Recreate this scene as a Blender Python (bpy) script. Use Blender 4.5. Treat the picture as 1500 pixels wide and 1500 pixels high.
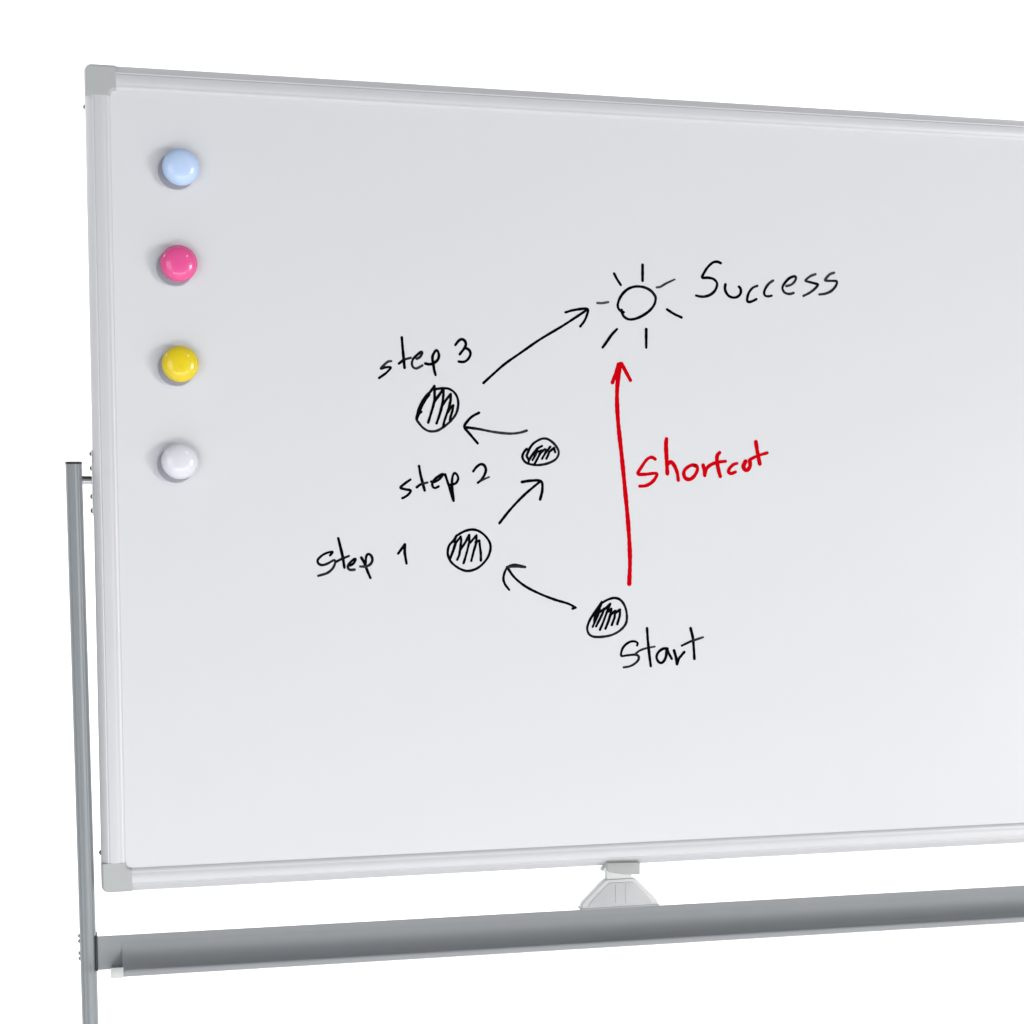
import bpy, bmesh, math, random
from mathutils import Vector, Matrix
random.seed(7)
R = math.radians
for o in list(bpy.data.objects):
    bpy.data.objects.remove(o, do_unlink=True)
S = bpy.context.scene
COL = S.collection

# ------------------------------------------------------------------ camera
cam_data = bpy.data.cameras.new('camera')
cam = bpy.data.objects.new('camera', cam_data)
COL.objects.link(cam)
cam.location = (0.01555, -2.16396, 1.2785)
cam.rotation_euler = (R(85.770), 0, R(-15.824))
cam_data.sensor_width = 36
cam_data.lens = 66.847
cam_data.shift_x = -0.13333
cam_data.shift_y = 0.12667
cam_data.clip_start = 0.05
cam_data.clip_end = 100
S.camera = cam

# ------------------------------------------------------------------ studio light
w = bpy.data.worlds.new('World')
S.world = w
w.use_nodes = True
bg = w.node_tree.nodes['Background']
bg.inputs['Color'].default_value = (0.93, 0.96, 1.0, 1)
bg.inputs['Strength'].default_value = 0.28

def area_lamp(name, loc, target, sx, sy, power, color=(1, 1, 1)):
    d = bpy.data.lights.new(name, 'AREA')
    d.shape = 'RECTANGLE'
    d.size, d.size_y = sx, sy
    d.energy = power
    d.color = color
    o = bpy.data.objects.new(name, d)
    COL.objects.link(o)
    o.location = loc
    o.rotation_euler = (Vector(target) - Vector(loc)).to_track_quat('-Z', 'Y').to_euler()
    return o

area_lamp('key_softbox', (4.2, -3.4, 0.70), (0.45, 0, 1.2), 1.3, 1.3, 102, (1.0, 0.985, 0.97))
area_lamp('fill_softbox', (-2.1, -3.0, 1.05), (0.3, 0, 1.0), 2.0, 2.0, 28, (0.96, 0.98, 1.0))
area_lamp('low_strip', (0.40, -1.7, 0.25), (0.62, 0, 0.95), 2.2, 0.35, 9.5, (1.0, 0.99, 0.98))
area_lamp('small_softbox', (1.9, -2.4, 3.1), (0.3, 0, 1.3), 0.2, 0.2, 5)
area_lamp('backdrop_lamp', (-1.6, 0.75, 3.1), (-0.2, 2.2, 1.2), 1.0, 1.6, 78)
area_lamp('backdrop_lamp', (2.9, 0.75, 3.1), (1.5, 2.2, 1.2), 1.0, 1.6, 66)
area_lamp('backdrop_lamp', (0.6, 0.75, 0.10), (0.6, 2.2, 0.7), 3.0, 0.3, 22)

S.view_settings.view_transform = 'Standard'
S.view_settings.look = 'None'
S.view_settings.exposure = 0
S.view_settings.gamma = 1
S.view_settings.use_curve_mapping = False
S.render.engine = 'CYCLES'

# ------------------------------------------------------------------ materials
def mat(name, color, rough=0.5, metal=0.0, coat=0.0, noise=0.0, nscale=40, rnoise=0.0, bump=0.0, bscale=600,
        aniso_scale=None, ior=1.45):
    m = bpy.data.materials.new(name)
    m.use_nodes = True
    nt = m.node_tree
    b = nt.nodes['Principled BSDF']
    b.inputs['Base Color'].default_value = (*color, 1)
    b.inputs['Roughness'].default_value = rough
    b.inputs['Metallic'].default_value = metal
    b.inputs['IOR'].default_value = ior
    b.inputs['Coat Weight'].default_value = coat
    b.inputs['Coat Roughness'].default_value = 0.025
    tc = nt.nodes.new('ShaderNodeTexCoord')
    mp = nt.nodes.new('ShaderNodeMapping')
    nt.links.new(tc.outputs['Object'], mp.inputs['Vector'])
    if aniso_scale:
        mp.inputs['Scale'].default_value = aniso_scale
    if noise or rnoise:
        n = nt.nodes.new('ShaderNodeTexNoise')
        n.inputs['Scale'].default_value = nscale
        n.inputs['Detail'].default_value = 5
        nt.links.new(mp.outputs['Vector'], n.inputs['Vector'])
        if noise:
            mx = nt.nodes.new('ShaderNodeMix')
            mx.data_type = 'RGBA'
            mx.inputs['A'].default_value = (*[c * (1 - noise) for c in color], 1)
            mx.inputs['B'].default_value = (*[min(1, c * (1 + noise)) for c in color], 1)
            nt.links.new(n.outputs['Fac'], mx.inputs['Factor'])
            nt.links.new(mx.outputs['Result'], b.inputs['Base Color'])
        if rnoise:
            mr = nt.nodes.new('ShaderNodeMapRange')
            mr.inputs['To Min'].default_value = max(0.02, rough - rnoise)
            mr.inputs['To Max'].default_value = rough + rnoise
            nt.links.new(n.outputs['Fac'], mr.inputs['Value'])
            nt.links.new(mr.outputs['Result'], b.inputs['Roughness'])
    if bump:
        n2 = nt.nodes.new('ShaderNodeTexNoise')
        n2.inputs['Scale'].default_value = bscale
        n2.inputs['Detail'].default_value = 3
        nt.links.new(mp.outputs['Vector'], n2.inputs['Vector'])
        bp = nt.nodes.new('ShaderNodeBump')
        bp.inputs['Strength'].default_value = bump
        bp.inputs['Distance'].default_value = 0.0004
        nt.links.new(n2.outputs['Fac'], bp.inputs['Height'])
        nt.links.new(bp.outputs['Normal'], b.inputs['Normal'])
    return m

def ink_mat(name, color, thin, rough):
    m = bpy.data.materials.new(name)
    m.use_nodes = True
    nt = m.node_tree
    b = nt.nodes['Principled BSDF']
    b.inputs['Roughness'].default_value = rough
    b.inputs['Specular IOR Level'].default_value = 0.01
    at = nt.nodes.new('ShaderNodeAttribute')
    at.attribute_name = 'ink'
    tc = nt.nodes.new('ShaderNodeTexCoord')
    n = nt.nodes.new('ShaderNodeTexNoise')
    n.inputs['Scale'].default_value = 420
    n.inputs['Detail'].default_value = 4
    nt.links.new(tc.outputs['Object'], n.inputs['Vector'])
    ma = nt.nodes.new('ShaderNodeMath')
    ma.operation = 'MULTIPLY_ADD'
    ma.inputs[1].default_value = -0.12
    nt.links.new(n.outputs['Fac'], ma.inputs[0])
    nt.links.new(at.outputs['Fac'], ma.inputs[2])
    ad = nt.nodes.new('ShaderNodeMath')
    ad.operation = 'ADD'
    ad.inputs[1].default_value = 0.10
    ad.use_clamp = True
    nt.links.new(ma.outputs[0], ad.inputs[0])
    mx = nt.nodes.new('ShaderNodeMix')
    mx.data_type = 'RGBA'
    mx.inputs['A'].default_value = (*thin, 1)
    mx.inputs['B'].default_value = (*color, 1)
    nt.links.new(ad.outputs[0], mx.inputs['Factor'])
    nt.links.new(mx.outputs['Result'], b.inputs['Base Color'])
    return m

M = dict(
    backdrop=mat('white_paper_backdrop', (0.88, 0.88, 0.88), 0.9, noise=0.01, nscale=3),
    enamel=mat('white_enamel', (0.738, 0.75, 0.774), 0.24, noise=0.008, nscale=1.6, rnoise=0.03, ior=1.4, aniso_scale=(1.3, 1.0, 3.7)),
    rail=mat('pale_anodised_aluminium', (0.665, 0.665, 0.685), 0.46, metal=0.15, noise=0.02, nscale=25, rnoise=0.05),
    cap=mat('grey_plastic', (0.475, 0.49, 0.485), 0.5, noise=0.03, nscale=60, bump=0.15, bscale=1500),
    post=mat('grey_painted_steel', (0.27, 0.29, 0.305), 0.45, metal=0.25, noise=0.04, nscale=60, rnoise=0.06, bump=0.12, bscale=1400),
    beam=mat('grey_painted_beam', (0.31, 0.325, 0.34), 0.52, metal=0.0, noise=0.03, nscale=50, rnoise=0.05, bump=0.12, bscale=1400),
    dark=mat('black_plastic', (0.02, 0.02, 0.02), 0.4),
    screw=mat('zinc_screw', (0.22, 0.22, 0.23), 0.35, metal=0.8),
    chrome=mat('pale_steel', (0.6, 0.62, 0.64), 0.3, metal=0.7),
    endcap=mat('pale_grey_plastic', (0.60, 0.62, 0.61), 0.4, noise=0.03, nscale=80),
    clip=mat('pale_clip_plastic', (0.78, 0.79, 0.795), 0.35, noise=0.03, nscale=70),
    cliphead=mat('grey_clip_plastic', (0.43, 0.44, 0.43), 0.42, noise=0.04, nscale=70),
    magshade=mat('grey_magnet_shade', (0.40, 0.395, 0.46), 0.4, metal=0.4),  # purplish grey stands for the shade on the magnet's lower left side
    blue=mat('pale_blue_plastic', (0.53, 0.69, 0.96), 0.36, coat=0.75, noise=0.02, nscale=90, bump=0.05, bscale=500),
    pink=mat('pink_plastic', (0.86, 0.085, 0.32), 0.36, coat=0.75, noise=0.02, nscale=90, bump=0.05, bscale=500),
    yellow=mat('yellow_plastic', (0.85, 0.655, 0.0), 0.36, coat=0.75, noise=0.02, nscale=90, bump=0.05, bscale=500),
    white=mat('white_plastic', (0.76, 0.765, 0.82), 0.36, coat=0.75, noise=0.02, nscale=90, bump=0.05, bscale=500),
    black=ink_mat('black_marker_ink', (0.002, 0.002, 0.0025), (0.26, 0.26, 0.27), 0.5),
    red=ink_mat('red_marker_ink', (0.60, 0.0, 0.005), (0.66, 0.05, 0.06), 0.5),
)

M['clip'].node_tree.nodes['Principled BSDF'].inputs['Transmission Weight'].default_value = 0.35
# ------------------------------------------------------------------ helpers
def link(name, me, m, parent=None, loc=(0, 0, 0), rot=(0, 0, 0), smooth=True, label=None):
    o = bpy.data.objects.new(name, me)
    COL.objects.link(o)
    if m is not None:
        me.materials.append(m)
    o.parent = parent
    o.location = loc
    o.rotation_euler = rot
    if smooth:
        for p in me.polygons:
            p.use_smooth = True
    if label:
        o['label'] = label
    return o

def mesh(name, v, f):
    me = bpy.data.meshes.new(name)
    me.from_pydata(v, [], f)
    bm = bmesh.new()
    bm.from_mesh(me)
    bmesh.ops.recalc_face_normals(bm, faces=bm.faces)
    bm.to_mesh(me)
    bm.free()
    me.update()
    return me

def sharp(o, deg=32):
    me = o.data
    bm = bmesh.new()
    bm.from_mesh(me)
    for e in bm.edges:
        e.smooth = not (len(e.link_faces) == 2 and e.calc_face_angle(0) > R(deg))
    bm.to_mesh(me)
    bm.free()
    return o

def bevel_mesh(me, width, seg=2, deg=40):
    bm = bmesh.new()
    bm.from_mesh(me)
    es = [e for e in bm.edges if len(e.link_faces) == 2 and e.calc_face_angle(0) > R(deg)]
    bmesh.ops.bevel(bm, geom=es, offset=width, segments=seg, profile=0.5, affect='EDGES')
    bm.to_mesh(me)
    bm.free()
    return me

def box(name, x0, x1, y0, y1, z0, z1, bev=0.0008, seg=2):
    v = [(x, y, z) for x in (x0, x1) for y in (y0, y1) for z in (z0, z1)]
    f = [(0, 1, 3, 2), (4, 6, 7, 5), (0, 4, 5, 1), (2, 3, 7, 6), (0, 2, 6, 4), (1, 5, 7, 3)]
    me = mesh(name, v, f)
    return bevel_mesh(me, bev, seg) if bev else me

def extrude(name, prof, mapf, a, b):
    """closed profile of (p, q) pairs swept from a to b; mapf(p, q, t) gives the point"""
    n = len(prof)
    v = [mapf(p, q, a) for p, q in prof] + [mapf(p, q, b) for p, q in prof]
    f = [(i, (i + 1) % n, n + (i + 1) % n, n + i) for i in range(n)]
    f += [tuple(range(n - 1, -1, -1)), tuple(range(n, 2 * n))]
    return mesh(name, v, f)

def lathe(name, prof, n=48, cx=0.0, cz=0.0, tilt=None):
    """profile of (radius, height towards the viewer) turned about the -Y axis"""
    v, f, rows = [], [], []
    for r, h in prof:
        if r < 1e-7:
            rows.append([len(v)])
            v.append((cx, -h, cz))
        else:
            rows.append(list(range(len(v), len(v) + n)))
            v += [(cx + r * math.cos(2 * math.pi * k / n), -h, cz + r * math.sin(2 * math.pi * k / n)) for k in range(n)]
    for A, B in zip(rows, rows[1:]):
        for k in range(n):
            a0, a1 = A[k % len(A)], A[(k + 1) % len(A)]
            b0, b1 = B[k % len(B)], B[(k + 1) % len(B)]
            q = []
            for i in (a0, a1, b1, b0):
                if i not in q:
                    q.append(i)
            if len(q) > 2:
                f.append(tuple(q))
    return mesh(name, v, f)

# ------------------------------------------------------------------ backdrop: floor curving up into a wall
def backdrop():
    WALL, RAD = 2.2, 0.35
    prof = [(-5.0, 0.0), (-2.0, 0.0), (0.5, 0.0)]
    for k in range(13):
        a = k / 12 * math.pi / 2
        prof.append((WALL - RAD + RAD * math.sin(a), RAD - RAD * math.cos(a)))
    prof += [(WALL, 1.5), (WALL, 4.2)]
    xs = [-5.0, -2.0, 0.6, 3.2, 6.2]
    v = [(x, y, z) for x in xs for y, z in prof]
    n = len(prof)
    f = [(i * n + j, (i + 1) * n + j, (i + 1) * n + j + 1, i * n + j + 1) for i in range(len(xs) - 1) for j in range(n - 1)]
    me = bpy.data.meshes.new('backdrop')
    me.from_pydata(v, [], f)
    o = link('backdrop', me, M['backdrop'])
    o['kind'] = 'structure'
backdrop()

# ------------------------------------------------------------------ mobile whiteboard
BW, BH, RW = 1.2, 0.9, 0.0265         # board width, height, rail width
BZ = 0.8461                           # underside of the board
root = bpy.data.objects.new('mobile_whiteboard', None)
COL.objects.link(root)
root.location = (0.6, 0.01, 0)
root['label'] = 'white enamel whiteboard with pale frame on a grey tubular stand'
root['category'] = 'whiteboard'
ROOT = Vector(root.location)
BOARD = Vector((0, 0, BZ)) - ROOT     # local frame of the board: left bottom outer corner, y = 0 on the panel

panel = link('writing_surface', box('writing_surface', RW - 0.004, BW - RW + 0.004, 0, 0.012, RW - 0.004, BH - RW + 0.004, 0),
             M['enamel'], root, BOARD, smooth=False, label='white enamel writing surface with marker drawing')
link('back_sheet', box('back_sheet', RW - 0.004, BW - RW + 0.004, 0.0125, 0.015, RW - 0.004, BH - RW + 0.004, 0),
     M['rail'], root, BOARD, smooth=False)

# rail profile: (distance in from the outer edge, height in front of the panel), mm
RAIL = [(1.5, -20), (0.0, -18), (0.0, -3.6), (0.4, -2.8), (2.0, -1.3), (4.5, 0.7), (6.8, 2.2), (7.9, 2.7),
        (8.3, 2.5), (9.1, 2.5), (9.5, 3.0), (10.8, 3.2), (14.0, 3.6), (17.5, 3.5), (19.6, 3.1), (20.8, 2.7), (21.6, 2.65), (22.6, 2.7),
        (24.2, 2.1), (25.6, 1.1), (26.3, 0.3), (26.5, -0.6), (26.5, -16), (24, -20)]
RAIL = [(a / 1000, b / 1000) for a, b in RAIL]
CAPL = 0.0326
def rail(side):
    if side == 'left':
        me = extrude('frame_rail', RAIL, lambda p, q, t: (p, -q, t), CAPL - 0.003, BH - CAPL + 0.003)
    elif side == 'right':
        me = extrude('frame_rail', RAIL, lambda p, q, t: (BW - p, -q, t), CAPL - 0.003, BH - CAPL + 0.003)
    elif side == 'top':
        me = extrude('frame_rail', RAIL, lambda p, q, t: (t, -q, BH - p), CAPL - 0.003, BW - CAPL + 0.003)
    else:
        me = extrude('frame_rail', RAIL, lambda p, q, t: (t, -q, p), CAPL - 0.003, BW - CAPL + 0.003)
    return sharp(link('frame_rail', me, M['rail'], root, BOARD, label='%s frame rail of pale aluminium' % side), 50)
for s in ('top', 'left', 'bottom', 'right'):
    rail(s)

# corner caps: L outline with a round outer corner and a fillet in the inner corner
def corner_cap(flipx, flipz):
    L, W, ro, ri = CAPL, RW + 0.0004, 0.0080, 0.0046
    out = []
    def arc(cx, cz, r, a0, a1, n=8):
        for k in range(n + 1):
            a = R(a0 + (a1 - a0) * k / n)
            out.append((cx + r * math.cos(a), cz + r * math.sin(a)))
    e = -0.0002
    out.append((L, e))
    out.append((L, W))
    arc(W + ri, W + ri, ri, 270, 180, 6)
    out.append((W, L)) if L > W + ri + 1e-5 else None
    out[-1] = (W, L)
    out.append((e, L))
    arc(e + ro, e + ro, ro, 180, 270, 8)
    n = len(out)
    # shells: back edge, outer edge, shoulder, front
    c = (0.014, 0.014)
    def ins(d):
        r = []
        for i, (x, z) in enumerate(out):
            x0, z0 = out[i - 1]
            x1, z1 = out[(i + 1) % n]
            tx, tz = x1 - x0, z1 - z0
            l = math.hypot(tx, tz) or 1
            nx, nz = x - tz / l * d, z + tx / l * d
            if abs(x - L) < 1e-6:
                nx, nz = L, z + (d if z < 0.005 else -d)
            elif abs(z - L) < 1e-6:
                nx, nz = x + (d if x < 0.005 else -d), L
            r.append((nx, nz))
        return r
    layers = [(0.0, 0.0205), (0.0, 0.0015), (0.0003, -0.0008), (0.0010, -0.0024), (0.0020, -0.0033), (0.0030, -0.0037)]
    v, f = [], []
    for d, y in layers:
        for x, z in ins(d):
            v.append(((BW - x) if flipx else x, y, (BH - z) if flipz else z))
    for a in range(len(layers) - 1):
        for i in range(n):
            j = (i + 1) % n
            f.append((a * n + i, a * n + j, (a + 1) * n + j, (a + 1) * n + i))
    f.append(tuple(range(n)))
    f.append(tuple(range((len(layers) - 1) * n, len(layers) * n)))
    o = sharp(link('corner_cap', mesh('corner_cap', v, f), M['cap'], root, BOARD), 45)
    for p in o.data.polygons:
        if len(p.vertices) > 4:
            p.use_smooth = False
for fx in (0, 1):
    for fz in (0, 1):
        corner_cap(fx, fz)

# ------------------------------------------------------------------ marker drawing on the panel (mm from the board's left bottom corner)
DRAWING = [
 ('handwritten_word', 'black word Success at the top right of the drawing', 'black', [
  (3.11,(1,0.95,0.9),1,[(717.5,712.8),(713.2,714.2),(708.0,713.2),(702.2,708.4),(697.7,702.1),(694.7,695.3),(701.6,695.2),(708.1,694.1),(712.4,690.4),(712.9,686.1),(710.0,679.9),(704.2,675.2),(697.1,673.0),(691.3,673.1),(687.0,674.0)]),
  (3.12,(1,1,1),1,[(723.4,688.0),(722.8,683.3),(724.4,678.5),(728.3,674.3),(734.2,672.9),(739.4,674.6),(742.4,678.4),(742.4,683.3),(740.3,685.8)]),
  (2.97,(0.75,1,0.9),1,[(763.3,687.6),(757.7,685.2),(753.1,679.9),(750.9,673.7),(750.8,669.4),(753.4,668.3),(757.8,669.6),(762.3,672.0)]),
  (2.89,(0.6,1,0.85),1,[(783.1,694.4),(778.1,690.9),(773.9,685.5),(771.8,679.9),(773.1,676.5),(776.8,675.6),(781.4,676.5)]),
  (2.98,(0.6,1,0.7),1,[(799.9,688.4),(805.9,690.2),(810.2,694.0),(812.1,698.4),(809.8,700.2),(803.8,697.9),(798.2,692.4),(795.0,686.7),(796.6,681.8),(800.6,679.5),(805.3,679.4),(809.0,680.5)]),
  (2.91,(0.55,0.95,0.7),1,[(836.8,703.6),(831.1,701.5),(826.5,698.2),(824.2,695.3),(829.8,694.0),(835.8,692.7),(839.9,691.3),(836.6,686.8),(829.9,681.6),(821.7,677.4)]),
  (2.92,(0.5,0.9,0.7),1,[(860.6,706.1),(855.9,704.5),(851.9,700.9),(849.2,696.8),(854.6,696.3),(860.6,696.4),(864.4,695.7),(863.1,690.7),(858.0,684.9),(850.7,681.2),(842.0,679.7)]),
 ]),
 ('drawn_sun', 'black outlined sun with seven rays', 'black', [
  (3.09,(1,0.9,1),1,[(598.7,652.1),(594.8,653.8),(592.2,656.7),(591.6,660.7),(593.3,666.6),(597.2,673.0),(603.3,678.7),(610.3,681.7),(617.2,682.4),(625.0,681.2),(631.9,677.7),(636.6,672.3),(637.5,667.9),(635.4,661.2),(629.6,654.4),(621.9,649.0),(613.7,645.2),(606.4,644.0),(601.8,645.2),(598.3,648.0),(596.6,652.0),(596.2,654.6)]),
  (3.16,(1,1,1),0,[(621.6,707.6),(621.6,689.2)]),
  (2.99,(1,1,0.95),1,[(587.2,696.4),(590.7,690.0),(595.3,683.4)]),
  (2.51,(0.45,0.55,0.45),1,[(566.9,661.9),(572.6,661.9),(580.3,663.3)]),
  (2.38,(0.55,0.75,0.55),1,[(638.8,682.0),(643.2,682.8),(650.6,687.1),(660.7,691.9)]),
  (3.02,(1,1,1),1,[(651.4,656.8),(659.2,652.2),(669.2,647.9)]),
  (3.0,(0.9,1,1),1,[(590.6,632.4),(584.1,625.6),(577.9,617.0),(573.3,610.8)]),
  (3.09,(1,1,1),0,[(626.0,633.2),(626.0,611.8)]),
 ]),
 ('drawn_arrow', 'long black arrow curving up to the sun', 'black', [
  (2.81,(1,1,0.95),1,[(432.2,567.4),(442.7,576.9),(457.2,589.5),(475.4,602.3),(499.2,618.7),(526.7,635.3),(554.8,653.8)]),
  (2.9,(1,1,1),1,[(529.0,650.1),(539.7,653.2),(554.8,654.7),(554.4,647.5),(551.1,640.3),(546.6,634.5)]),
 ]),
 ('handwritten_word', 'black word step written before the number 3', 'black', [
  (2.68,(0.6,0.95,1),1,[(326.6,590.2),(322.8,589.4),(318.4,585.7),(314.8,581.5),(320.0,583.0),(326.0,583.1),(321.5,577.5),(316.7,573.8),(312.7,571.0)]),
  (3.07,(1,1,1),1,[(338.8,617.0),(339.4,608.3),(340.3,598.0),(341.0,589.3),(341.6,583.0)]),
  (2.76,(1,0.95,0.7),1,[(335.2,587.5),(340.9,591.8),(348.9,594.4)]),
  (2.76,(0.8,1,0.6),1,[(355.5,593.2),(359.4,595.6),(361.8,600.0),(360.2,601.0),(355.4,597.1),(351.3,592.7),(350.0,587.9),(351.2,584.0),(354.4,582.4),(358.0,583.7),(361.9,585.9)]),
  (3.0,(1,1,1),1,[(365.3,588.2),(370.6,587.4),(376.2,589.6),(379.9,593.3),(381.0,598.1),(379.6,602.4),(377.6,603.2),(374.5,598.7),(373.5,594.3),(374.5,587.6),(375.4,581.2),(376.9,575.5)]),
 ]),
 ('handwritten_number', 'black handwritten number 3', 'black', [
  (3.01,(1,1,1),1,[(399.9,609.8),(403.6,614.5),(407.4,616.6),(410.9,614.7),(412.1,611.1),(410.5,606.7),(404.9,599.4)]),
  (3.02,(1,1,1),1,[(411.7,606.8),(415.7,604.5),(417.4,600.4),(415.3,595.2),(411.2,591.5),(407.1,590.8),(403.7,591.2)]),
 ]),
 ('drawn_circle', 'hatched black circle below the words step 3', 'black', [
  (2.56,(1,0.8,1),1,[(375.9,559.4),(380.5,560.1),(385.5,560.6),(391.3,560.3),(396.8,557.5),(400.7,552.8),(402.6,547.0),(402.6,540.8),(400.8,533.4),(397.0,527.1),(391.9,521.7),(385.1,516.4),(379.2,512.9),(373.4,511.6),(367.5,512.3),(362.1,515.6),(358.0,520.1),(354.7,525.4),(355.8,530.7),(356.9,535.7),(360.3,543.6),(364.9,550.6),(370.4,556.0),(375.5,563.1)]),
  (3.86,(1,1,1),1,[(368.7,553.5),(364.5,548.1),(361.5,542.7),(359.0,537.4),(357.3,532.8)]),
  (2.7,(1,1,1),1,[(360.2,533.7),(358.5,532.4),(356.6,529.9),(355.1,525.4)]),
  (2.78,(1,1,1),0,[(375.7,562.7),(375.6,554.1),(375.8,547.5),(373.6,539.2),(371.0,530.9),(368.0,521.4)]),
  (2.78,(1,1,1),0,[(375.7,545.8),(379.6,551.2),(385.9,560.0),(385.8,553.8),(384.9,544.3),(382.8,536.0),(380.2,527.7),(377.6,520.7)]),
  (2.63,(1,1,1),0,[(384.9,541.8),(389.2,548.1),(394.2,554.3),(394.0,546.9),(392.0,538.6),(389.0,530.3),(386.4,522.9),(385.3,517.1)]),
  (2.48,(1,1,1),0,[(391.1,533.7),(393.7,538.6),(397.1,541.6),(395.8,534.5),(394.0,529.1),(393.0,524.2)]),
 ]),
 ('drawn_arrow', 'black arrow pointing left at the circle of step 3', 'black', [
  (2.89,(0.75,0.7,1),1,[(482.6,513.6),(473.6,511.0),(461.6,510.0),(443.7,511.7),(425.9,514.9),(409.6,516.9)]),
  (3.03,(1,1,1),1,[(426.8,533.4),(418.6,528.9),(412.9,523.1),(409.9,516.9),(417.0,507.8),(425.0,498.5)]),
 ]),
 ('drawn_circle', 'small flat hatched black circle beside the words step 2', 'black', [
  (2.6,(1,0.8,1),1,[(482.4,492.6),(479.4,489.1),(477.3,484.3),(478.5,480.0),(481.9,476.5),(487.2,474.8),(494.9,474.0),(503.4,475.0),(510.7,477.3),(516.4,480.6),(519.6,485.0),(520.3,489.8),(518.0,494.9),(514.0,499.6),(509.6,502.9),(505.5,504.6),(500.6,504.4),(495.4,502.2),(490.1,498.6),(486.1,493.4),(483.6,487.9),(482.4,484.4),(484.4,480.5),(484.8,477.7)]),
  (2.6,(1,1,1),0,[(485.0,479.7),(488.0,484.4),(494.9,493.1),(500.6,496.1)]),
  (2.36,(1,1,1),0,[(494.9,492.3),(493.3,486.8),(491.1,482.9),(489.2,479.7)]),
  (2.36,(1,1,1),0,[(494.9,489.2),(500.4,491.2)]),
  (2.6,(1,1,1),0,[(500.4,490.8),(496.9,484.9),(493.7,478.9),(491.4,474.8)]),
  (2.36,(1,1,1),0,[(497.3,486.8),(503.8,492.4),(505.9,491.6),(503.4,486.1),(500.5,481.3)]),
  (2.6,(1,1,1),0,[(504.2,487.7),(510.3,495.2)]),
  (2.6,(1,1,1),0,[(514.8,493.9),(509.1,489.3),(507.5,484.9),(505.6,481.4)]),
  (2.37,(1,1,1),0,[(513.6,492.5),(514.8,493.7),(516.2,488.9)]),
 ]),
 ('handwritten_word', 'black word step written before the number 2', 'black', [
  (2.87,(1,0.9,1),1,[(347.1,456.8),(341.5,452.9),(335.8,447.7),(341.4,445.7),(347.3,444.4),(344.9,440.2),(341.3,437.4),(337.8,435.7)]),
  (3.03,(1,1,1),1,[(357.1,472.3),(358.7,462.7),(361.0,453.4),(363.3,444.4)]),
  (2.72,(1,0.9,0.7),1,[(354.3,448.1),(359.0,451.4),(366.5,453.5)]),
  (2.8,(1,1,1),1,[(370.8,454.6),(375.1,454.2),(380.7,457.7),(384.6,462.8),(381.5,462.0),(376.0,458.1),(372.4,453.4),(372.7,448.7),(375.5,447.3),(379.4,449.1)]),
  (2.96,(1,1,1),1,[(387.0,462.8),(389.3,455.8),(392.4,446.4),(394.7,438.6),(396.6,432.8)]),
  (2.73,(1,1,1),1,[(396.7,434.7),(395.5,443.3),(394.8,452.7),(395.7,460.5),(397.9,464.4),(400.8,462.4),(402.1,457.8),(399.6,453.1),(395.6,451.5),(392.0,450.7)]),
 ]),
 ('handwritten_number', 'black handwritten number 2', 'black', [
  (2.97,(1,1,1),1,[(419.6,466.4),(423.5,471.5),(428.7,474.7),(432.6,473.1),(434.4,468.4),(432.6,462.2),(428.9,456.7),(424.9,453.4)]),
  (2.19,(1,0.75,0.6),1,[(425.9,454.2),(431.3,457.1),(438.1,460.0)]),
 ]),
 ('drawn_arrow', 'short black arrow between the circles of step 1 and step 2', 'black', [
  (2.92,(1,1,1),1,[(449.8,406.8),(462.6,422.5),(479.2,439.4),(498.9,455.7)]),
  (3.08,(1,1,1),1,[(476.6,454.4),(486.9,455.9),(499.2,455.4),(500.7,445.4),(498.1,434.3)]),
 ]),
 ('handwritten_word', 'black word step written before the number 1', 'black', [
  (2.69,(1,0.85,0.8),1,[(255.3,371.3),(258.0,375.1),(252.7,374.4),(246.5,371.4),(241.5,366.4),(242.2,362.2),(246.4,360.4),(252.5,362.1),(259.8,365.9),(260.8,362.4),(257.8,356.3),(251.6,351.3),(241.7,348.3)]),
  (3.09,(1,1,1),1,[(264.7,390.5),(267.3,379.3),(269.5,369.3),(271.2,357.3)]),
  (2.55,(0.9,0.9,0.9),1,[(261.7,363.8),(267.9,367.0),(276.4,370.4)]),
  (2.78,(1,1,0.7),1,[(277.8,359.6),(281.3,361.8),(284.0,366.1),(282.5,367.0),(277.8,363.0),(275.1,358.4),(277.0,354.9),(282.7,354.9)]),
  (3.02,(1,1,1),1,[(290.4,368.5),(294.0,362.1),(297.0,353.6),(300.4,345.4)]),
  (2.79,(1,0.9,0.7),1,[(295.2,362.1),(296.0,369.8),(298.6,372.5),(301.8,370.2),(302.9,365.5),(300.6,360.9),(295.5,358.4),(288.9,358.4)]),
 ]),
 ('handwritten_number', 'black handwritten number 1', 'black', [
  (3.03,(1,1,1),0,[(332.3,372.7),(340.0,383.1),(339.8,373.4),(341.8,361.3)]),
 ]),
 ('drawn_circle', 'round hatched black circle right of the words step 1', 'black', [
  (2.6,(1,0.9,1),1,[(399.7,392.9),(395.7,386.9),(391.4,382.1),(389.5,376.3),(389.7,370.1),(392.6,363.4),(398.1,358.0),(404.8,354.0),(411.6,352.1),(418.8,353.2),(425.6,356.4),(432.0,362.2),(436.6,368.8),(439.1,376.8),(438.7,383.5),(435.3,389.8),(429.9,395.2),(423.6,398.8),(416.9,399.7),(410.6,398.4),(405.2,396.0),(400.2,392.9)]),
  (2.74,(1,1,1),0,[(399.7,392.7),(396.5,386.0),(398.6,384.7),(395.6,375.4),(392.1,366.5)]),
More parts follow.
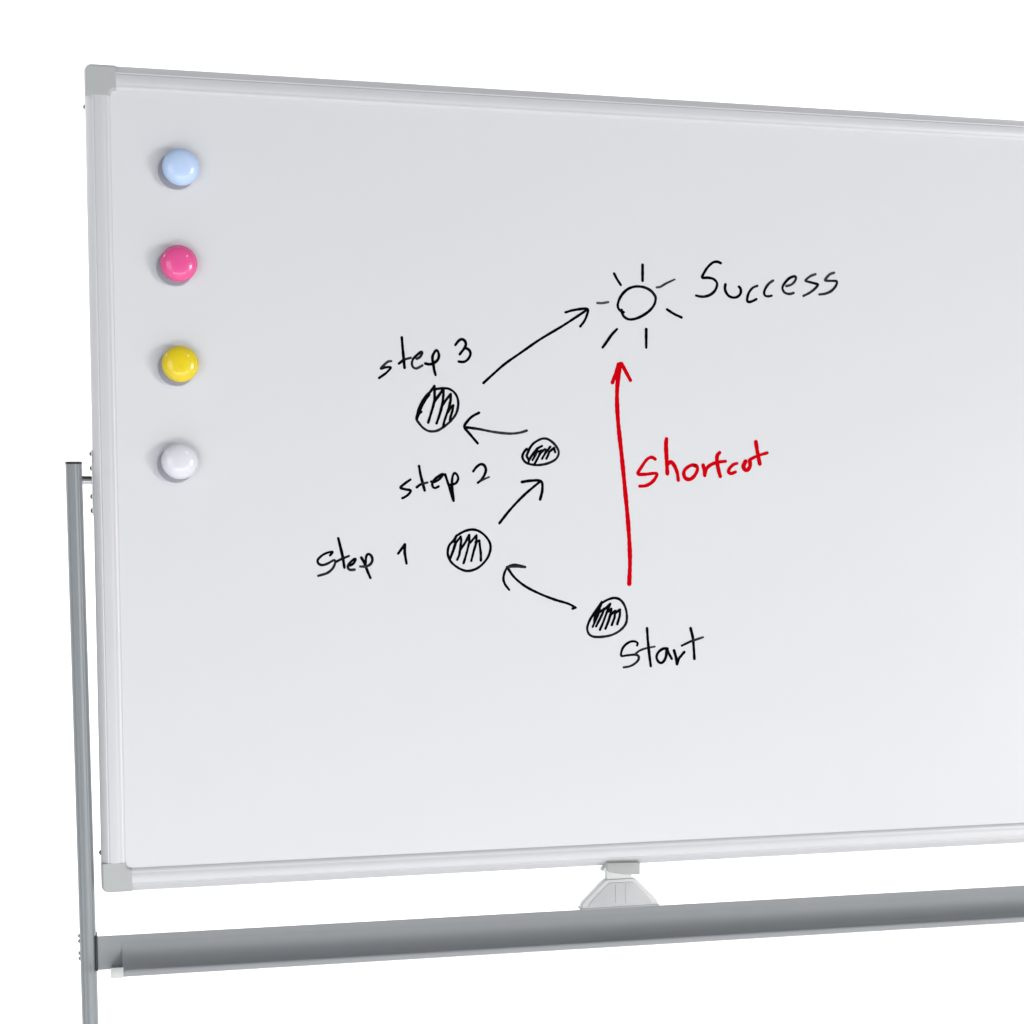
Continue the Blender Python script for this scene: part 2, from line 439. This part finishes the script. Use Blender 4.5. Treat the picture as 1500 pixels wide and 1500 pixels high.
  (2.51,(1,1,1),0,[(395.1,373.6),(399.2,385.1),(404.5,391.7),(405.1,387.3),(403.9,378.0),(402.7,370.4),(400.2,365.1)]),
  (2.51,(1,1,1),0,[(403.9,376.2),(409.6,384.6),(414.4,393.5),(414.3,384.6),(411.7,374.4),(409.4,366.4),(407.6,361.1)]),
  (2.51,(1,1,1),0,[(415.4,384.6),(422.9,393.0),(422.7,385.0),(419.4,374.3),(416.6,363.6)]),
  (2.52,(1,1,1),0,[(421.7,385.0),(426.3,387.2),(426.7,381.4),(427.8,372.5),(427.8,364.0)]),
 ]),
 ('drawn_arrow', 'black arrow curving from the start circle towards step 1', 'black', [
  (2.86,(1,1,1),1,[(540.1,307.8),(531.2,312.6),(514.5,317.8),(496.1,325.2),(479.6,333.9),(466.8,344.5),(458.6,356.2)]),
  (2.69,(1,0.9,0.9),1,[(460.9,329.7),(455.4,337.4),(454.4,345.5),(458.6,355.3),(466.9,358.8),(480.0,356.0)]),
  (2.53,(0.8,0.8,0.8),1,[(480.0,355.8),(468.7,356.7),(459.6,356.2)]),
  (2.88,(1,1,1),0,[(539.6,307.8),(536.4,306.7)]),
 ]),
 ('drawn_circle', 'hatched black circle above the word Start', 'black', [
  (2.67,(1,0.8,1),1,[(571.7,314.1),(566.8,307.3),(561.5,299.7),(557.1,292.9),(554.4,286.1),(554.2,281.0),(556.4,276.2),(561.0,273.5),(567.6,272.8),(575.6,273.3),(584.0,275.0),(592.0,278.8),(597.8,283.6),(601.4,289.1),(602.3,295.6),(601.4,303.8),(598.3,311.6),(593.4,316.8),(587.2,318.6),(581.0,317.4),(575.7,315.1),(570.8,312.0)]),
  (3.38,(1,1,1),0,[(570.4,311.1),(566.4,303.5),(563.7,297.1),(562.8,290.2)]),
  (2.41,(1,1,1),0,[(563.3,298.0),(569.5,305.6),(566.8,297.9),(563.3,291.1),(560.6,284.9)]),
  (2.57,(1,1,1),0,[(568.1,301.3),(574.8,306.3),(572.1,299.5),(568.6,292.7),(564.8,285.5)]),
  (2.58,(1,1,1),0,[(574.8,305.1),(581.9,311.6),(579.2,305.4),(576.1,297.3),(573.0,289.2),(569.4,281.3)]),
  (2.74,(1,1,1),0,[(579.2,302.4),(583.2,305.8),(582.3,299.4),(579.6,290.8),(576.1,282.5)]),
  (2.74,(1,1,1),0,[(581.8,298.5),(588.1,303.3),(587.2,295.4),(583.8,286.7)]),
  (2.74,(1,1,1),0,[(588.5,301.0),(593.8,304.8),(593.6,297.5),(590.5,287.6)]),
 ]),
 ('handwritten_word', 'black word Start at the bottom of the drawing', 'black', [
  (2.75,(1,0.9,0.8),1,[(614.7,261.9),(615.5,264.5),(612.4,266.6),(607.3,266.7),(601.4,263.7),(596.7,258.1),(595.4,250.2),(602.6,250.4),(612.4,251.0),(616.5,249.0),(616.3,244.8),(612.0,240.4),(605.7,237.3),(598.3,236.2)]),
  (2.44,(0.8,0.75,0.6),1,[(612.4,251.7),(618.2,255.8),(626.1,258.3),(636.5,260.1)]),
  (3.17,(1,1,1),1,[(627.0,282.1),(628.0,267.7),(629.6,252.5),(631.6,236.9)]),
  (3.1,(1,1,1),1,[(652.1,257.3),(647.3,257.4),(641.8,254.1),(638.8,248.5),(640.2,243.1),(644.2,240.4),(648.1,243.0),(650.7,249.0),(651.3,257.3),(653.7,252.0),(657.6,245.0)]),
  (3.19,(1,1,1),0,[(660.4,254.9),(662.8,247.2),(664.1,238.4),(666.7,245.6),(673.1,252.7)]),
  (3.19,(1,1,1),1,[(681.0,281.1),(683.8,269.6),(685.0,257.4),(685.8,244.4)]),
  (2.7,(0.95,0.85,0.6),0,[(669.9,260.4),(681.4,265.5),(696.5,270.0)]),
 ]),
 ('drawn_arrow', 'tall red arrow pointing up at the sun', 'red', [
  (5.1,(1,1,1),1,[(605.2,335.0),(606.1,366.0),(604.0,404.7),(600.2,445.2),(596.1,485.7),(591.9,524.0),(590.5,552.1),(591.5,572.2),(594.5,591.3)]),
  (4.27,(1,1,1),0,[(585.0,570.4),(588.8,580.3),(592.1,591.8),(596.0,592.8),(601.7,582.5),(606.9,573.4)]),
 ]),
 ('handwritten_word', 'red word shortcut right of the red arrow', 'red', [
  (4.0,(1,1,1),1,[(637.1,481.7),(632.5,483.9),(626.8,481.1),(620.6,472.9),(616.0,464.6),(624.0,463.8),(638.3,464.9),(637.1,459.2),(632.0,453.7),(625.1,450.4),(618.0,449.9)]),
  (4.98,(1,1,1),1,[(650.9,505.6),(650.3,498.8),(650.9,484.5),(652.0,464.8)]),
  (4.5,(1,1,1),1,[(652.8,476.3),(656.6,478.5),(660.9,473.6),(664.1,465.9),(665.5,457.1)]),
  (4.36,(1,1,1),1,[(687.2,473.7),(682.6,475.0),(675.7,471.5),(672.2,466.0),(673.9,459.9),(679.1,458.0),(684.9,461.6),(689.0,468.8),(688.4,473.7),(684.9,474.8)]),
  (4.69,(1,1,1),1,[(696.3,474.9),(697.7,468.3),(698.3,462.7)]),
  (4.04,(1,1,1),1,[(698.3,462.7),(700.6,471.0),(707.0,476.0),(715.1,478.5),(724.2,479.7)]),
  (4.69,(1,1,1),1,[(716.8,489.9),(713.7,486.0),(713.7,478.3),(715.7,468.3),(717.7,461.7)]),
  (3.89,(0.8,1,1),1,[(738.7,477.3),(733.8,475.6),(729.2,471.2),(728.0,466.7),(731.5,465.1),(736.8,467.1)]),
  (5.04,(1,1,1),1,[(749.3,479.6),(746.7,474.0),(748.5,469.8),(752.0,469.6),(755.0,474.1),(754.7,480.7)]),
  (3.74,(1,1,0.9),1,[(754.7,481.8),(764.4,486.3),(776.7,490.0)]),
  (4.88,(1,1,1),1,[(762.2,503.0),(764.3,490.8),(767.3,476.9)]),
 ]),
]

def smooth_path(P, curved, step=0.9):
    pts = [Vector(p) for p in P]
    out = []
    if curved and len(pts) > 2:
        ext = [pts[0] * 2 - pts[1]] + pts + [pts[-1] * 2 - pts[-2]]
        for i in range(1, len(ext) - 2):
            p0, p1, p2, p3 = ext[i - 1:i + 3]
            n = max(2, int((p2 - p1).length / step))
            for k in range(n):
                t = k / n
                out.append(0.5 * ((2 * p1) + (p2 - p0) * t + (2 * p0 - 5 * p1 + 4 * p2 - p3) * t * t
                                  + (3 * p1 - p0 - 3 * p2 + p3) * t ** 3))
    else:
        for a, b in zip(pts, pts[1:]):
            n = max(2, int((b - a).length / step))
            out += [a.lerp(b, k / n) for k in range(n)]
    out.append(pts[-1])
    return out

for name, label, ink, strokes in DRAWING:
    v, f, dens = [], [], []
    for si, (wd, dn, curved, P) in enumerate(strokes):
        Q = smooth_path(P, curved)
        N = len(Q)
        ph = random.uniform(0, 6.28)
        for k, q in enumerate(Q):
            t = k / max(1, N - 1)
            d = dn[0] + (dn[1] - dn[0]) * min(1, 2 * t) if t < 0.5 else dn[1] + (dn[2] - dn[1]) * (2 * t - 1)
            d = 0.35 + 0.65 * d
            r = wd * (0.58 if name == 'drawn_circle' else 0.515 if ink == 'red' else 0.54) * (1 + 0.07 * math.sin(k * 0.17 + ph) + 0.04 * math.sin(k * 0.71 + 2 * ph))
            r *= 0.94 + 0.06 * min(1, d)
            y = -(0.10 + si * 0.030 + (k % 11) * 0.0025) / 1000
            b0 = len(v)
            for a in range(10):
                v.append(((q.x + r * math.cos(a * math.pi / 5)) / 1000, y, (q.y + r * math.sin(a * math.pi / 5)) / 1000))
                dens.append(d)
            f.append(tuple(range(b0, b0 + 10)))
            if k < N - 1:
                q2 = Q[k + 1]
                tg = q2 - q
                if tg.length < 1e-6:
                    continue
                tg.normalize()
                nx, nz = -tg.y * r, tg.x * r
                b0 = len(v)
                yy = y - 0.0000012
                v += [((q.x + nx) / 1000, yy, (q.y + nz) / 1000), ((q.x - nx) / 1000, yy, (q.y - nz) / 1000),
                      ((q2.x - nx) / 1000, yy, (q2.y - nz) / 1000), ((q2.x + nx) / 1000, yy, (q2.y + nz) / 1000)]
                dens += [d] * 4
                f.append((b0, b0 + 1, b0 + 2, b0 + 3))
    me = bpy.data.meshes.new(name)
    me.from_pydata(v, [], f)
    at = me.attributes.new('ink', 'FLOAT', 'POINT')
    at.data.foreach_set('value', dens)
    link(name, me, M[ink], panel, smooth=False, label=label)

# ------------------------------------------------------------------ stand
def at(x, y, z):
    return Vector((x, y, z)) - ROOT
LEAN = 0.43
PX, PYY = -0.0198, 0.010              # left post axis at the pivot height 1.32
def post(side):
    # oval tube with two shallow flutes down its front and back
    prof = []
    N = 64
    for k in range(N):
        a = 2 * math.pi * k / N
        cx, cy = math.cos(a), math.sin(a)
        x = 0.0088 * math.copysign(abs(cx) ** 0.75, cx)
        y = 0.0150 * math.copysign(abs(cy) ** 0.75, cy)
        g = sum(math.exp(-((x - c) / 0.0011) ** 2) for c in (-0.0028, 0.0032))
        y -= math.copysign(0.0010 * g * min(1, abs(cy) * 2), y) if abs(cy) > 0.3 else 0
        prof.append((x, y))
    me = extrude('post', prof, lambda p, q, t: (p, q, t), -1.262, 0.0)
    x = PX if side < 0 else BW - PX
    # the posts stand splayed very slightly outwards at the top
    o = link('post', me, M['post'], root, at(x, PYY, 1.3185), (0, R(LEAN) * side, 0))
    sharp(o, 60)
    cap = extrude('post_cap', [(p * 1.02, q * 1.02) for p, q in prof], lambda p, q, t: (p, q, t), 0.0, 0.0028)
    sharp(link('post_cap', cap, M['dark'], o, label='black end cap on the post'), 50)
    for z in (-0.521, -0.527, -0.5405, -0.5465):
        s = lathe('screw', [(0, 0.0020), (0.0012, 0.0018), (0.0022, 0.0008), (0.0024, 0.0), (0.0024, -0.001), (0, -0.001)], 14)
        link('screw', s, M['screw'], o, (side * 0.0088, 0.0, z), (0, 0, R(90) * -side if side > 0 else R(-90)))
    # foot bar across the bottom of the post
    fb = extrude('foot', [(0.016 * math.cos(2 * math.pi * k / 20), 0.012 * math.sin(2 * math.pi * k / 20)) for k in range(20)],
                 lambda p, q, t: (p, t, q), -0.27, 0.27)
    sharp(link('foot', fb, M['post'], root, at(x - side * 0.0095, PYY, 0.0125 + 0.034)), 50)
    # pivot: pin, plate and screws on the side of the frame
    dx = abs(PX) - 0.0088
    x0, x1 = (PX + 0.0085, -0.0004) if side < 0 else (BW + 0.0004, BW - PX - 0.0085)
    pin = link('pivot_pin', extrude('pivot_pin', [(0.0036 * math.cos(2 * math.pi * k / 24), 0.0036 * math.sin(2 * math.pi * k / 24)) for k in range(24)],
               lambda p, q, t: (t, p, q), x0 - 0.002, x1 + 0.002), M['chrome'], root, at(0, PYY, 1.3005))
    sharp(pin, 50)
    wx = x0 + 0.0002 if side < 0 else BW + 0.0015
    link('washer', box('washer', x0, x1, -0.0050, 0.0050, 0.0030, 0.0052, 0.0004), M['dark'], pin, smooth=False)
    pl = link('pivot_plate', box('pivot_plate', *((-0.0012, -0.0001) if side < 0 else (BW + 0.0001, BW + 0.0012)), -0.008, 0.008, -0.036, 0.036, 0.0003),
              M['rail'], root, at(0, PYY, 1.2985), smooth=False)
    for z in (0.0318, 0.0160, -0.0150, -0.0305):
        s = lathe('screw', [(0, 0.0022), (0.0014, 0.0020), (0.0028, 0.0009), (0.0031, 0.0), (0.0031, -0.001), (0, -0.001)], 14)
        link('screw', s, M['screw'], pl, (-0.0012 if side < 0 else BW + 0.0012, -0.002, z), (0, 0, R(-90) if side < 0 else R(90)))
post(-1)
post(1)
for x, rz in ((0.0, R(-90)), (BW, R(90))):
    for z in (0.0435, 0.8565):
        s = lathe('screw', [(0, 0.0022), (0.0014, 0.0020), (0.0026, 0.0009), (0.0029, 0.0), (0.0029, -0.001), (0, -0.001)], 14)
        link('screw', s, M['screw'], root, BOARD + Vector((x, 0.010, z)), (0, 0, rz))

# cross beam, a hollow-looking bar between the posts, a touch lower at its right end
DROP = -0.0052
BT = 0.7978
def drop(x, y, z):
    return Vector((x, y, z + DROP * x))
beam_prof = [(0.0, -0.0005), (0.0006, 0.0), (0.0020, -0.0002), (0.0205, -0.0068), (0.021, -0.0076), (0.021, -0.0372), (0.0202, -0.038), (0.0006, -0.038), (0.0, -0.0374)]
bx0, bx1 = -0.0072, BW + 0.0072
beam = link('cross_beam', extrude('cross_beam', beam_prof, lambda p, q, t: drop(t, p, q), bx0, bx1), M['beam'], root, at(0, -0.001, BT), smooth=False)
for x in (bx0, bx1 - 0.0016):
    link('end_flange', box('end_flange', x - (0.0008 if x < 0 else -0.0008), x + 0.0016 + (0.0 if x < 0 else 0.0008), -0.0012, 0.0222,
                           -0.0388 + DROP * x, 0.0004 + DROP * x, 0.0003), M['dark'], beam, smooth=False)
# pen tray: trough bent forward from the beam's face up into a front lip
tray_prof = [(-0.0002, -0.0080), (-0.00045, -0.0125), (-0.0012, -0.0175), (-0.0030, -0.0220), (-0.0064, -0.0265), (-0.0112, -0.0308), (-0.0165, -0.0338), (-0.0225, -0.0350),
             (-0.0300, -0.0352), (-0.0338, -0.0342), (-0.0352, -0.0330), (-0.0356, -0.0318), (-0.0364, -0.0310), (-0.0376, -0.0313), (-0.0384, -0.0322), (-0.0386, -0.0340),
             (-0.0372, -0.0375), (-0.0335, -0.0392), (-0.0240, -0.0395), (-0.0140, -0.0392), (-0.0060, -0.0386), (-0.0003, -0.0380)]
tx0, tx1 = 0.0205, BW - 0.0205
tray = link('pen_tray', extrude('pen_tray', tray_prof, lambda p, q, t: drop(t, p, q), tx0, tx1), M['beam'], root, at(0, -0.001, BT))
sharp(tray, 40)
for x0, x1 in ((0.0075, 0.0213), (BW - 0.0213, BW - 0.0075)):
    cp = [(-0.0346, -0.0300), (-0.0346, -0.0284), (-0.0360, -0.0278), (-0.0382, -0.0282), (-0.0396, -0.0300), (-0.0398, -0.0345), (-0.0384, -0.0384), (-0.0340, -0.0404), (-0.0290, -0.0404), (-0.0290, -0.0396), (-0.033, -0.0385)]
    e = link('end_cap', extrude('end_cap', cp, lambda p, q, t: drop(t, p, q), x0, x1), M['endcap'], tray, label='pale plastic end cap of the tray lip')
    sharp(e, 40)

    ep = [(-0.0003, -0.0330), (-0.0080, -0.0350), (-0.0200, -0.0358), (-0.0345, -0.0350), (-0.0352, -0.0375), (-0.0330, -0.0389), (-0.0240, -0.0391), (-0.0140, -0.0389), (-0.0003, -0.0378)]
    sharp(link('tray_end', extrude('tray_end', ep, lambda p, q, t: drop(t, p, q), x0 + 0.001, x1 - 0.001), M['beam'], tray), 40)

# lock clip between the beam and the underside of the frame
CX = 0.5945
cz = BT + DROP * CX
def plate(name, outline, y0, y1, bev, m, parent, loc, label=None):
    n = len(outline)
    v = [(x, y0, z) for x, z in outline] + [(x, y1, z) for x, z in outline]
    f = [(i, (i + 1) % n, n + (i + 1) % n, n + i) for i in range(n)] + [tuple(range(n)), tuple(range(n, 2 * n))]
    me = bevel_mesh(mesh(name, v, f), bev, 2, 25)
    return sharp(link(name, me, m, parent, loc, label=label), 40)
clip = plate('lock_clip', [(-0.0482, -0.001), (-0.0482, 0.0035), (-0.0462, 0.0080), (-0.0200, 0.0328), (-0.0155, 0.0345), (0.0155, 0.0345), (0.0200, 0.0328), (0.0445, 0.0080), (0.0466, 0.0035), (0.0466, -0.001)],
             0.001, 0.016, 0.0022, M['clip'], root, at(CX, -0.001, cz), 'pale plastic lock clip under the middle of the frame')
plate('clip_face', [(-0.0395, 0.0040), (-0.0385, 0.0075), (-0.0165, 0.0290), (-0.0130, 0.0306), (0.0130, 0.0306), (0.0165, 0.0290), (0.0370, 0.0075), (0.0382, 0.0040)],
      -0.0002, 0.0030, 0.0008, M['clip'], clip, (0, 0, 0))
for rx in (-0.006, 0.006):
    link('clip_rib', box('clip_rib', rx - 0.0008, rx + 0.0008, -0.0008, 0.001, 0.006, 0.029, 0.0003), M['clip'], clip)
link('clip_base', box('clip_base', -0.0492, 0.0476, 0.0002, 0.018, -0.0006, 0.0016, 0.0004), M['cliphead'], clip)
plate('clip_neck', [(-0.0168, 0.0345), (-0.0172, 0.0420), (-0.0185, 0.0490), (0.0150, 0.0490), (0.0138, 0.0420), (0.0140, 0.0345)], 0.002, 0.014, 0.0008, M['clip'], clip, (0, 0, 0))
plate('clip_head', [(-0.0190, 0.0500), (-0.0168, 0.0455), (0.0020, 0.0410), (0.0215, 0.0402), (0.0218, 0.0545), (-0.0190, 0.0562)], -0.0070, 0.012, 0.0007, M['cliphead'], clip, (0, 0, 0))
plate('clip_hook', [(-0.0245, 0.0462), (-0.0205, 0.0455), (-0.0186, 0.0500), (-0.0186, 0.0550), (-0.0205, 0.0510), (-0.0225, 0.0495)], -0.005, 0.008, 0.0005, M['endcap'], clip, (0, 0, 0))

# ------------------------------------------------------------------ magnets
def magnet(x, z, m, label, r=0.0197):
    e = bpy.data.objects.new('round_magnet', None)
    COL.objects.link(e)
    e.location = (x, -0.0003, BZ + z)
    e['label'] = label
    e['category'] = 'magnet'
    e['group'] = 'round magnets down the left side of the board'
    base = lathe('shade_base', [(0, 0.0), (r, 0.0), (r * 1.005, 0.0006), (r * 1.005, 0.0050), (r * 0.98, 0.0062), (0, 0.0066)], 56)
    sharp(link('shade_base', base, M['magshade'], e), 50)  # rim left showing by the offset cap, imitates the shaded underside
    prof = [(0, 0.0052), (r * 0.96, 0.0054), (r * 0.995, 0.0060), (r, 0.0070), (r, 0.0094), (r * 0.985, 0.0101), (r * 0.962, 0.0103), (r * 0.952, 0.0100)]
    for k in range(1, 15):
        a = k / 14 * math.pi / 2
        prof.append((r * 0.95 * math.cos(a) ** 0.9 if k < 14 else 0, 0.0100 + 0.0088 * math.sin(a)))
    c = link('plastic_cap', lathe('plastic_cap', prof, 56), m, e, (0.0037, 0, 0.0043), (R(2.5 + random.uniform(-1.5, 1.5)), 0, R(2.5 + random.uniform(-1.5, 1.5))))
    sharp(c, 60)
    return e
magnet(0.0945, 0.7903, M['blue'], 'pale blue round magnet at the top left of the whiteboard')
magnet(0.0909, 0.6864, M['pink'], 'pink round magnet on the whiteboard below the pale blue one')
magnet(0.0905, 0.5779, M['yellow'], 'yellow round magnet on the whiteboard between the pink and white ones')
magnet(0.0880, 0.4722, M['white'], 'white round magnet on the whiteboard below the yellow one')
